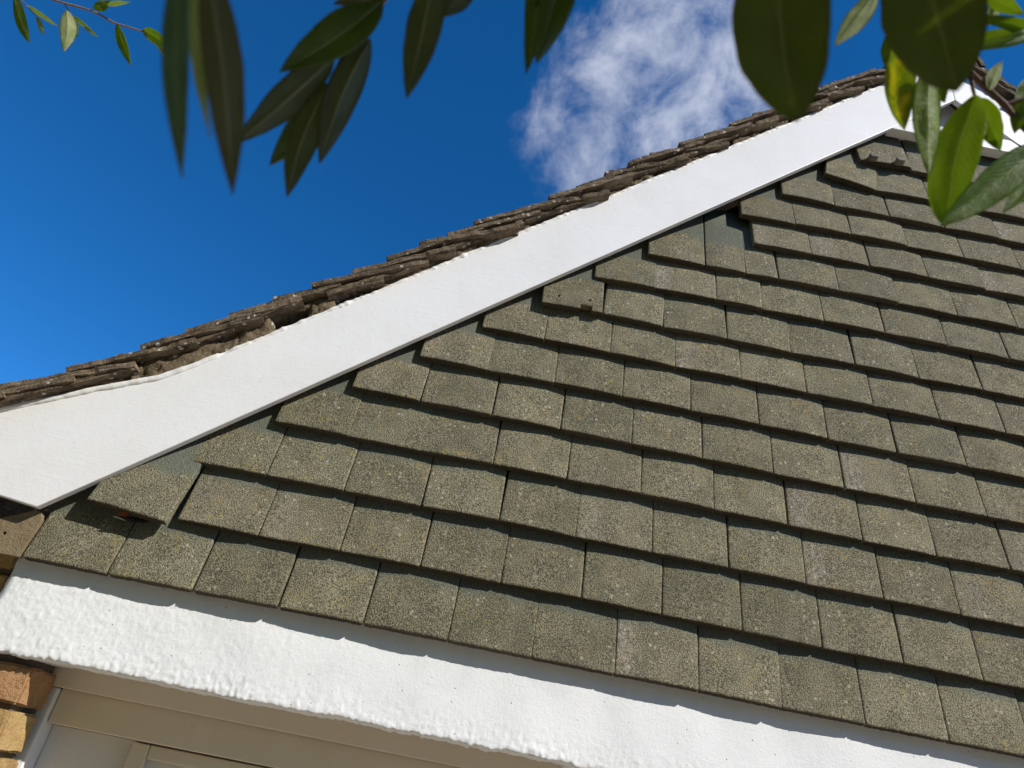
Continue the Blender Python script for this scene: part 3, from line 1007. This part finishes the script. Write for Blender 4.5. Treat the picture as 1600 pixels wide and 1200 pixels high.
# leaves: base, tip, width, roll, side shown, kind, curl
LEAVES = {
    'A': [
        ((0.104, -0.815, 0.529), (0.151, -0.799, 0.462), 0.0203, 35, 'd', 'n', 0.1),  
        ((0.122, -0.809, 0.520), (0.185, -0.813, 0.485), 0.0102, 50, 'd', 'p', 0.1),  
        ((0.146, -0.810, 0.501), (0.168, -0.806, 0.474), 0.0093, 40, 'd', 'p', 0.1),  
        ((0.176, -0.812, 0.524), (0.218, -0.820, 0.438), 0.0250, 15, 'd', 'p', 0.25),  
        ((0.188, -0.809, 0.518), (0.238, -0.812, 0.483), 0.0093, 40, 'd', 'p', 0.1),  
        ((0.177, -0.803, 0.528), (0.191, -0.789, 0.503), 0.0138, 0, 'u', 'n', 0.1),  
        ((0.211, -0.816, 0.531), (0.232, -0.824, 0.544), 0.0137, 20, 'u', 'n', 0.2),  
        ((0.229, -0.821, 0.537), (0.270, -0.839, 0.529), 0.0085, 40, 'd', 'p', 0.1),  
        ((0.252, -0.816, 0.510), (0.292, -0.805, 0.452), 0.0159, 30, 'u', 'n', 0.3),  
        ((0.287, -0.816, 0.510), (0.335, -0.816, 0.489), 0.0185, 20, 'u', 'n', 0.2),  
        ((0.304, -0.811, 0.501), (0.342, -0.806, 0.472), 0.0093, 40, 'd', 'p', 0.2),  
    ],
    'B': [
        ((0.710, -1.280, -0.027), (0.729, -1.220, -0.089), 0.0182, 10, 'd', 'n', 0.05),  
        ((0.700, -1.279, -0.028), (0.713, -1.229, -0.093), 0.0129, -30, 'u', 'n', 0.1),  
        ((0.701, -1.278, -0.021), (0.717, -1.234, -0.074), 0.0086, 45, 'd', 'p', 0.1),  
    ],
    'C': [
        ((0.723, -1.156, 0.156), (0.677, -1.146, 0.081), 0.0320, 20, 'u', 'n', 0.1),  
        ((0.703, -1.142, 0.113), (0.664, -1.128, 0.031), 0.0257, -15, 'd', 'n', 0.15),  
        ((0.702, -1.132, 0.097), (0.697, -1.108, 0.016), 0.0235, 15, 'd', 'n', 0.15),  
        ((0.691, -1.113, 0.105), (0.671, -1.094, 0.052), 0.0188, 0, 'u', 'n', 0.1),  
        ((0.720, -1.143, 0.134), (0.710, -1.113, 0.044), 0.0265, -10, 'd', 'n', 0.1),  
        ((0.740, -1.171, 0.161), (0.698, -1.164, 0.131), 0.0164, 30, 'd', 'n', 0.1),  
    ],
    'D': [
        ((0.764, -1.200, 0.132), (0.766, -1.173, 0.048), 0.0244, 15, 'd', 'n', 0.1),  
        ((0.785, -1.195, 0.144), (0.774, -1.186, 0.108), 0.0168, 0, 'd', 'n', 0.1),  
        ((0.819, -1.202, 0.174), (0.828, -1.174, 0.088), 0.0194, 25, 'u', 'n', 0.1),  
        ((0.839, -1.204, 0.177), (0.833, -1.172, 0.103), 0.0290, -10, 'u', 'n', 0.1),  
    ],
    'E': [
        ((0.927, -1.293, 0.051), (0.955, -1.247, -0.007), 0.0434, 0, 'd', 'n', 0.1),  
    ],
    'G': [
        ((1.001, -1.278, 0.104), (1.043, -1.237, 0.055), 0.0466, -10, 'd', 'n', 0.08),  
    ],
    'F': [
        ((1.073, -1.151, 0.301), (1.043, -1.139, 0.241), 0.0204, 20, 'd', 'p', 0.15),  
        ((1.101, -1.131, 0.288), (1.111, -1.106, 0.206), 0.0317, 32, 'd', 'y', 0.1),  
        ((1.103, -1.128, 0.302), (1.102, -1.111, 0.272), 0.0154, 30, 'u', 'n', 0.1),  
        ((1.125, -1.128, 0.261), (1.123, -1.111, 0.155), 0.0258, -30, 'd', 'v', 0.22),  
        ((1.164, -1.119, 0.247), (1.145, -1.087, 0.134), 0.0405, 33, 'u', 'n', 0.1),  
        ((1.173, -1.113, 0.255), (1.192, -1.100, 0.213), 0.0190, 12, 'u', 'n', 0.12),  
        ((1.205, -1.125, 0.198), (1.131, -1.100, 0.117), 0.0312, -15, 'u', 'n', 0.08),  
        ((1.227, -1.100, 0.214), (1.191, -1.090, 0.158), 0.0204, 10, 'u', 'n', 0.1),  
        ((1.148, -1.108, 0.287), (1.153, -1.102, 0.257), 0.0135, 20, 'u', 'n', 0.1),  
        ((1.212, -1.118, 0.264), (1.200, -1.108, 0.227), 0.0160, 15, 'u', 'n', 0.1),  
        ((1.224, -1.121, 0.288), (1.202, -1.115, 0.258), 0.0153, 15, 'u', 'n', 0.1),  
        ((1.167, -1.123, 0.311), (1.200, -1.136, 0.314), 0.0129, 10, 'u', 'n', 0.1),  
        ((1.175, -1.115, 0.338), (1.183, -1.130, 0.343), 0.0139, 10, 'u', 'n', 0.1),  
        ((1.155, -1.137, 0.336), (1.170, -1.146, 0.331), 0.0114, 0, 'u', 'n', 0.1),  
        ((1.160, -1.139, 0.319), (1.159, -1.136, 0.275), 0.0131, 30, 'd', 'c', 1.0),  
        ((1.213, -1.105, 0.241), (1.219, -1.130, 0.264), 0.0150, 10, 'u', 'n', 0.1),  
        ((1.180, -1.117, 0.262), (1.192, -1.124, 0.293), 0.0112, 20, 'd', 'p', 0.2),  
        ((1.168, -1.149, 0.335), (1.195, -1.149, 0.317), 0.0132, 20, 'u', 'n', 0.1),  
        ((1.183, -1.146, 0.350), (1.175, -1.137, 0.315), 0.0114, -20, 'd', 'p', 0.2),  
        ((1.146, -1.118, 0.304), (1.134, -1.103, 0.258), 0.0155, 25, 'u', 'n', 0.1),  
        ((1.102, -1.128, 0.321), (1.115, -1.122, 0.291), 0.0135, 20, 'u', 'n', 0.1),  
    ],
}
STEMS = {
    'A': [
        [(0.127, -0.814, 0.547), (0.155, -0.817, 0.532), (0.209, -0.815, 0.528), (0.250, -0.817, 0.511), (0.286, -0.815, 0.508), (0.311, -0.810, 0.499), (0.342, -0.806, 0.472)],
        [(0.091, -0.810, 0.541), (0.115, -0.812, 0.525), (0.146, -0.810, 0.501)],
        [(0.171, -0.816, 0.531), (0.181, -0.810, 0.521)],
    ],
    'B': [
        [(0.712, -1.288, -0.014), (0.708, -1.280, -0.026), (0.702, -1.279, -0.028)],
    ],
    'C': [
        [(0.734, -1.172, 0.203), (0.724, -1.155, 0.165), (0.716, -1.149, 0.144), (0.708, -1.142, 0.123), (0.703, -1.133, 0.102), (0.701, -1.124, 0.087)],
    ],
    'D': [
        [(0.836, -1.219, 0.203), (0.819, -1.202, 0.175), (0.784, -1.198, 0.149), (0.764, -1.200, 0.132)],
        [(0.836, -1.219, 0.203), (0.839, -1.204, 0.177)],
    ],
    'E': [
        [(0.915, -1.307, 0.075), (0.927, -1.293, 0.051)],
    ],
    'F': [
        [(1.122, -1.131, 0.306), (1.147, -1.120, 0.297), (1.168, -1.116, 0.281), (1.194, -1.112, 0.254), (1.211, -1.107, 0.236), (1.252, -1.098, 0.209)],
        [(1.194, -1.112, 0.254), (1.210, -1.117, 0.263), (1.231, -1.121, 0.289)],
        [(1.168, -1.116, 0.281), (1.167, -1.116, 0.251)],
        [(1.122, -1.131, 0.306), (1.104, -1.129, 0.294), (1.081, -1.151, 0.320)],
        [(1.122, -1.131, 0.306), (1.128, -1.124, 0.265)],
        [(1.147, -1.120, 0.297), (1.167, -1.123, 0.312)],
        [(1.147, -1.120, 0.297), (1.148, -1.108, 0.286)],
        [(1.122, -1.131, 0.306), (1.155, -1.136, 0.335)],
    ],
    'G': [
        [(0.986, -1.295, 0.134), (1.001, -1.278, 0.104)],
    ],
}


# ------------------------------------------------------------------ shrub branches hanging in front of the camera
def leaf_geometry(B, T, W, roll, face, kind, curl, seed, nl=26, nw=10):
    """one lanceolate leaf from B to T as a thin solid: upper sheet and under sheet"""
    B, T = Vector(B), Vector(T)
    ax = (T - B)
    L = ax.length
    ax.normalize()
    view = (CAM_POS - (B + T) / 2).normalized()
    nrm = (view - ax * view.dot(ax)).normalized()
    rot = Matrix.Rotation(R(roll), 3, ax)
    nrm = rot @ nrm
    if face == 'd':
        nrm = -nrm                        # nrm is the upper side
    wid = ax.cross(nrm).normalized()
    ea, eb = (0.64, 0.76) if W > 0.04 else (0.72, 0.98)
    W = W * (0.88 if W < 0.04 and L > 0.06 else 1.0)
    prof = [((t ** ea) * ((1 - t) ** eb)) for t in [i / 200 for i in range(201)]]
    pm = max(prof)
    rs = random.Random(seed)
    fold = R(rs.uniform(10, 22))
    sway = rs.uniform(-0.05, 0.05)
    bend = curl * (1 if face == 'u' else -1)
    vu, vd, uvs = [], [], []
    for i in range(nl + 1):
        t = i / nl
        w = W * 0.5 * prof[int(t * 200)] / pm
        w = max(w, 0.0006 if t < 0.5 else 0.0001)
        if kind == 'c':
            a = t * math.pi * 1.15
            rr = L / 1.5
            c = B + ax * (rr * 0.75 * (1 - math.cos(a)) * 0.66) + wid * 0 + (rot @ Vector((0, 0, 0)))
            c = B + ax * (t * L) + _r * (math.sin(a) * L * 0.95)
        else:
            c = B + ax * (t * L) - nrm * (bend * L * 0.35 * (t * t - t * 0.6)) + wid * (sway * L * math.sin(math.pi * t))
        if kind == 'c':
            tg = (ax * L + _r * (math.cos(a) * math.pi * 1.15 * L * 0.95)).normalized()
            wid = (tg.cross(view) + 0.35 * view).normalized()
            nrm = wid.cross(tg).normalized()
        for j in range(nw + 1):
            q = 2 * j / nw - 1
            x = q * w
            ww = 1 + 0.05 * nz(t * 9, q, 0, 1.0, seed)
            up = abs(x) * math.tan(fold) * (1 - 0.45 * abs(q))
            ph = (t * 15 - abs(q) * 4.5)
            up += 0.00036 * math.sin(2 * math.pi * ph) * (abs(q) * (1 - abs(q)) * 4) * (W / 0.025)
            up += 0.0016 * nz(t * 4, q * 1.3, 0, 1.0, seed + 4) * (W / 0.025)
            p = c + wid * (x * math.cos(fold) * ww) + nrm * up
            th = 0.00022 * (1 - abs(q) ** 4) + 0.00004
            if j == nw // 2:
                th2 = th + 0.0006 * (1 - 0.7 * t)
            else:
                th2 = th
            vu.append(p + nrm * th)
            vd.append(p - nrm * th2)
            uvs.append((j / nw, t))
    n = len(vu)
    verts = vu + vd
    uv = uvs + uvs
    faces, fm = [], []
    c = nw + 1
    for i in range(nl):
        for j in range(nw):
            a = i * c + j
            faces.append((a, a + 1, a + c + 1, a + c))
            fm.append(0)
            faces.append((n + a, n + a + c, n + a + c + 1, n + a + 1))
            fm.append(1)
    for i in range(nl):
        for j in (0, nw):
            a = i * c + j
            faces.append((a, a + c, n + a + c, n + a))
            fm.append(1)
    for i in (0, nl):
        for j in range(nw):
            a = i * c + j
            faces.append((a, a + 1, n + a + 1, n + a))
            fm.append(1)
    return verts, faces, fm, uv


KIND = {'n': ('leaf_up', 'leaf_dn'), 'p': ('leaf_up', 'leaf_pale'), 'v': ('leaf_up', 'leaf_wool'), 'y': ('leaf_yellow', 'leaf_yellow'),
        'c': ('leaf_up', 'leaf_pale'), 'm': ('leaf_up_shaded', 'leaf_dn_shaded'), 'h': ('leaf_up_h', 'leaf_dn_h')}
BRANCH = {
    'A': 'slender twig of small pale-backed leaves at the top left corner',
    'B': 'pair of long blurred dark leaves hanging near the lens, left of the leaf cluster',
    'C': 'fan-shaped cluster of five drooping dark leaves with pale midribs against blue sky',
    'D': 'two pairs of dark green leaf tips hanging from the top edge beside the cloud',
    'E': 'single broad blurred dark leaf overlapping the bargeboard near the roof apex',
    'F': 'sunlit leafy twig with one yellowing leaf hanging over the roof apex at right',
    'G': 'broad blurred leaf with bright green sunlit patches in front of the apex twig',
}


def pl(a):
    return tuple(round(v, 4) for v in a)


def smooth_path(pts, n=6):
    P = [Vector(p) for p in pts]
    out = []
    for i in range(len(P) - 1):
        p0, p1, p2, p3 = P[max(0, i - 1)], P[i], P[i + 1], P[min(len(P) - 1, i + 2)]
        for k2 in range(n):
            t = k2 / n
            out.append(0.5 * ((2 * p1) + (-p0 + p2) * t + (2 * p0 - 5 * p1 + 4 * p2 - p3) * t * t + (-p0 + 3 * p1 - 3 * p2 + p3) * t ** 3))
    out.append(P[-1])
    return out


SHADE = {'A': 0.03, 'B': 0.95, 'C': 0.85, 'D': 0.75, 'E': 1.0, 'F': 0.0, 'G': 0.55}
THICK = {'A': 0.0017, 'B': 0.0022, 'C': 0.0016, 'D': 0.002, 'E': 0.002, 'F': 0.0034, 'G': 0.002}


def in_frame(p, margin=0.12):
    d = p - CAM_POS
    z = d.dot(_f)
    if z <= 0.02:
        return False
    return abs(d.dot(_r) / z) < 0.7207 + margin and abs(d.dot(_u) / z) < 0.5405 + margin


sd = 100
for g in LEAVES:
    root = tag(empty('leafy_branch', STEMS[g][0][0]), BRANCH[g], 'branch', 'shrub branches hanging into the view')
    base = Vector(STEMS[g][0][0])
    for si, st in enumerate(STEMS[g]):
        pts = smooth_path(st)
        r0 = THICK[g] * (1.0 if si == 0 else 0.55)
        rad = [r0 * (1 - 0.45 * i / len(pts)) for i in range(len(pts))]
        me = tube('stem', [p - base for p in pts], rad, M['bark'] if g in 'FEG' else M['twig_pale'], 8, si, 0.10, 300.0, True, 1.0, Vector((0.3, 0.2, 1)))
        obj('stem', me, root)
    rr = random.Random(ord(g))
    sv, sf, sfm, suv = [], [], [], []
    for (B, T, W, roll, face, kind, curl) in LEAVES[g]:
        sd += 1
        v, f, fm, uv = leaf_geometry(B, T, W, roll, face, kind, curl, sd)
        if kind == 'n' and g in 'BCD':  # branches in shade take the darkened copy
            kind = 'm'
        if g in 'EG':
            kind = 'h'
        a, b = KIND[kind]
        me = mesh('leaf', [p - base for p in v], f, [M[a], M[b]], True, fm, uv)
        o = obj('leaf', me, root)
        if kind == 'y':
            o['label'] = 'yellowing leaf with bitten edge'
            # bites out of the margin
            c1 = Vector(B).lerp(Vector(T), 0.78) - base
            c2 = Vector(B).lerp(Vector(T), 0.93) - base
        if kind == 'v':
            o['label'] = 'leaf with white woolly underside'
        # the rest of the shrub crowds in above and behind, out of the picture, and shades this leaf
        for q in range(20):
            if rr.random() > SHADE[g]:
                continue
            t = rr.random()
            c = Vector(B).lerp(Vector(T), t) + SUN_TO * rr.uniform(0.10, 0.34) + Vector((rr.uniform(-1, 1), rr.uniform(-1, 1), rr.uniform(-1, 1))) * 0.022
            dirv = Vector((rr.uniform(-1, 1), rr.uniform(-1, 1), rr.uniform(-1.2, 0.2))).normalized()
            b2, t2 = c - dirv * 0.045, c + dirv * 0.045
            if in_frame(b2) or in_frame(t2) or in_frame(c) or (c - CAM_POS).length < 0.12:
                continue
            v, f, fm, uv = leaf_geometry(b2, t2, rr.uniform(0.026, 0.036), rr.uniform(-60, 60), rr.choice('ud'), 'n', 0.1, sd * 31 + q, 10, 4)
            k0 = len(sv)
            sv += [p - base for p in v]
            sf += [tuple(k0 + x for x in ff) for ff in f]
            sfm += fm
            suv += uv
    if sv:
        me = mesh('foliage', sv, sf, [M['leaf_up'], M['leaf_dn']], True, sfm, suv)
        tag(obj('foliage', me, root), None, None, kind='stuff')

# dead leaf caught under the slipped tile
v, f, fm, uv = leaf_geometry((0.200, 0.006, 0.090), (0.136, -0.015, 0.082), 0.014, 40, 'd', 'n', 0.3, 991)
base = Vector((0.165, -0.006, 0.08))
tag(obj('dead_leaf', mesh('dead_leaf', [p - base for p in v], f, [M['dead_leaf'], M['dead_leaf']], True, fm, uv), None, base),
    'dark withered leaf caught beneath the slipped tile at far left', 'leaf')


# ------------------------------------------------------------------ unseen foliage behind the viewer, added to hold back sky light
def leaf_cloud(name, n, pick, size, seed, mats):
    rg = random.Random(seed)
    v, f, fm, uv = [], [], [], []
    while n > 0:
        c = pick(rg)
        if c is None or in_frame(c, 0.25):
            continue
        n -= 1
        d = Vector((rg.uniform(-1, 1), rg.uniform(-1, 1), rg.uniform(-1.3, 0.5))).normalized()
        w = d.cross(Vector((rg.uniform(-1, 1), rg.uniform(-1, 1), rg.uniform(-1, 1)))).normalized()
        nn = d.cross(w)
        s = size * rg.uniform(0.7, 1.3)
        k0 = len(v)
        for q, t in ((0, 0), (-0.19, 0.4), (0, 0.45), (0.19, 0.4), (0, 1)):
            v.append(c + d * (s * t) + w * (s * q) + nn * (0.05 * s if q else 0))
            uv.append((0.5 + q * 2.4, t))
        f += [(k0, k0 + 2, k0 + 1), (k0, k0 + 3, k0 + 2), (k0 + 1, k0 + 2, k0 + 4), (k0 + 2, k0 + 3, k0 + 4)]
        fm += [0] * 4
    return mesh(name, v, f, mats, False, fm, uv)


sky_blocker = tag(empty('sky_blocker', (1.0, -9.1, -1.9)), 'added unseen leafy hedge facing the gable from across the path', 'sky_blocker')  # added leafy mass, unseen, keeps low sky light off the gable
hl = Vector((-1.0, 9.1, 1.9))
core = box_mesh('core', -14, 16, -9.6, -8.65, -1.9, 4.3, M['leaf_core'], 0.25, 3)  # solid core so no light passes the added foliage
obj('branches', core, sky_blocker, hl)


def pick_sky_blocker(rg):
    if rg.random() < 0.8:
        x, z = rg.uniform(-14, 16), rg.uniform(-1.85, 4.5)
        return Vector((x, -8.6 + 0.35 * fbm(x, 0, z, 1.4, 2, 3) + rg.uniform(-0.12, 0.06), z))
    x, y = rg.uniform(-14, 16), rg.uniform(-9.6, -8.6)
    return Vector((x, y, 4.4 + 0.15 * fbm(x, y, 0, 1.4, 3, 3) + rg.uniform(-0.08, 0.08)))


tag(obj('foliage', leaf_cloud('foliage', 12000, pick_sky_blocker, 0.20, 4, [M['leaf_up']]), sky_blocker, hl), None, None, kind='stuff')

shrub = tag(empty('shrub', (-0.2, -2.3, -1.9)), 'large evergreen shrub whose branches hang over the viewer, unseen crown shaped to block sky light', 'shrub')
sl = Vector((0.2, 2.3, 1.9))
for q, (ex, ey, ez) in enumerate(((0.2, -1.75, 1.0), (-0.9, -2.1, 1.1), (0.7, -2.3, 0.9), (-0.4, -2.7, 1.2))):
    pts = smooth_path([(-0.2, -2.3, -1.9), (-0.2 + (ex + 0.2) * 0.25, -2.3 + (ey + 2.3) * 0.2, -1.0), (-0.2 + (ex + 0.2) * 0.7, -2.3 + (ey + 2.3) * 0.7, 0.1), (ex, ey, ez)], 8)
    obj('trunk', tube('trunk', pts, [0.05 * (1 - 0.75 * i / len(pts)) for i in range(len(pts))], M['bark'], 10, q, 0.1, 12.0), shrub, sl)


def pick_shrub(rg):  # unseen crown, lobes placed to keep sky light off wall and leaves
    d = Vector((rg.gauss(0, 1), rg.gauss(0, 1), rg.gauss(0, 1))).normalized() * rg.random() ** 0.4
    lobe = rg.choice(((-0.9, -2.2, 0.5, 1.0), (0.0, -2.5, 0.7, 1.0), (0.55, -2.2, 0.35, 0.75), (-0.3, -1.95, 0.95, 0.6),
                      (0.35, -1.15, 0.85, 0.5), (-0.3, -1.1, 0.75, 0.5), (0.6, -1.4, 0.75, 0.4)))
    c = Vector(lobe[:3]) + d * lobe[3]
    if c.y > -0.6 or c.z < -0.9 or c.z > 1.55:
        return None
    # its shadow falls clear of the gable
    if c.x + 1.35 * c.y > -0.3 and c.z + 1.30 * c.y > -0.45:
        return None
    if (c - CAM_POS).length < 0.45:
        return None
    # the sun still reaches the sprigs at the right and at the far left
    for q, rad in ((Vector((1.15, -1.1, 0.1)), 0.42), (Vector((0.22, -0.81, 0.50)), 0.17)):
        r2 = c - q
        t = r2.dot(SUN_TO)
        if t > 0 and (r2 - SUN_TO * t).length < rad:
            return None
    return c


tag(obj('foliage', leaf_cloud('foliage', 9000, pick_shrub, 0.10, 9, [M['leaf_up']]), shrub, sl), None, None, kind='stuff')
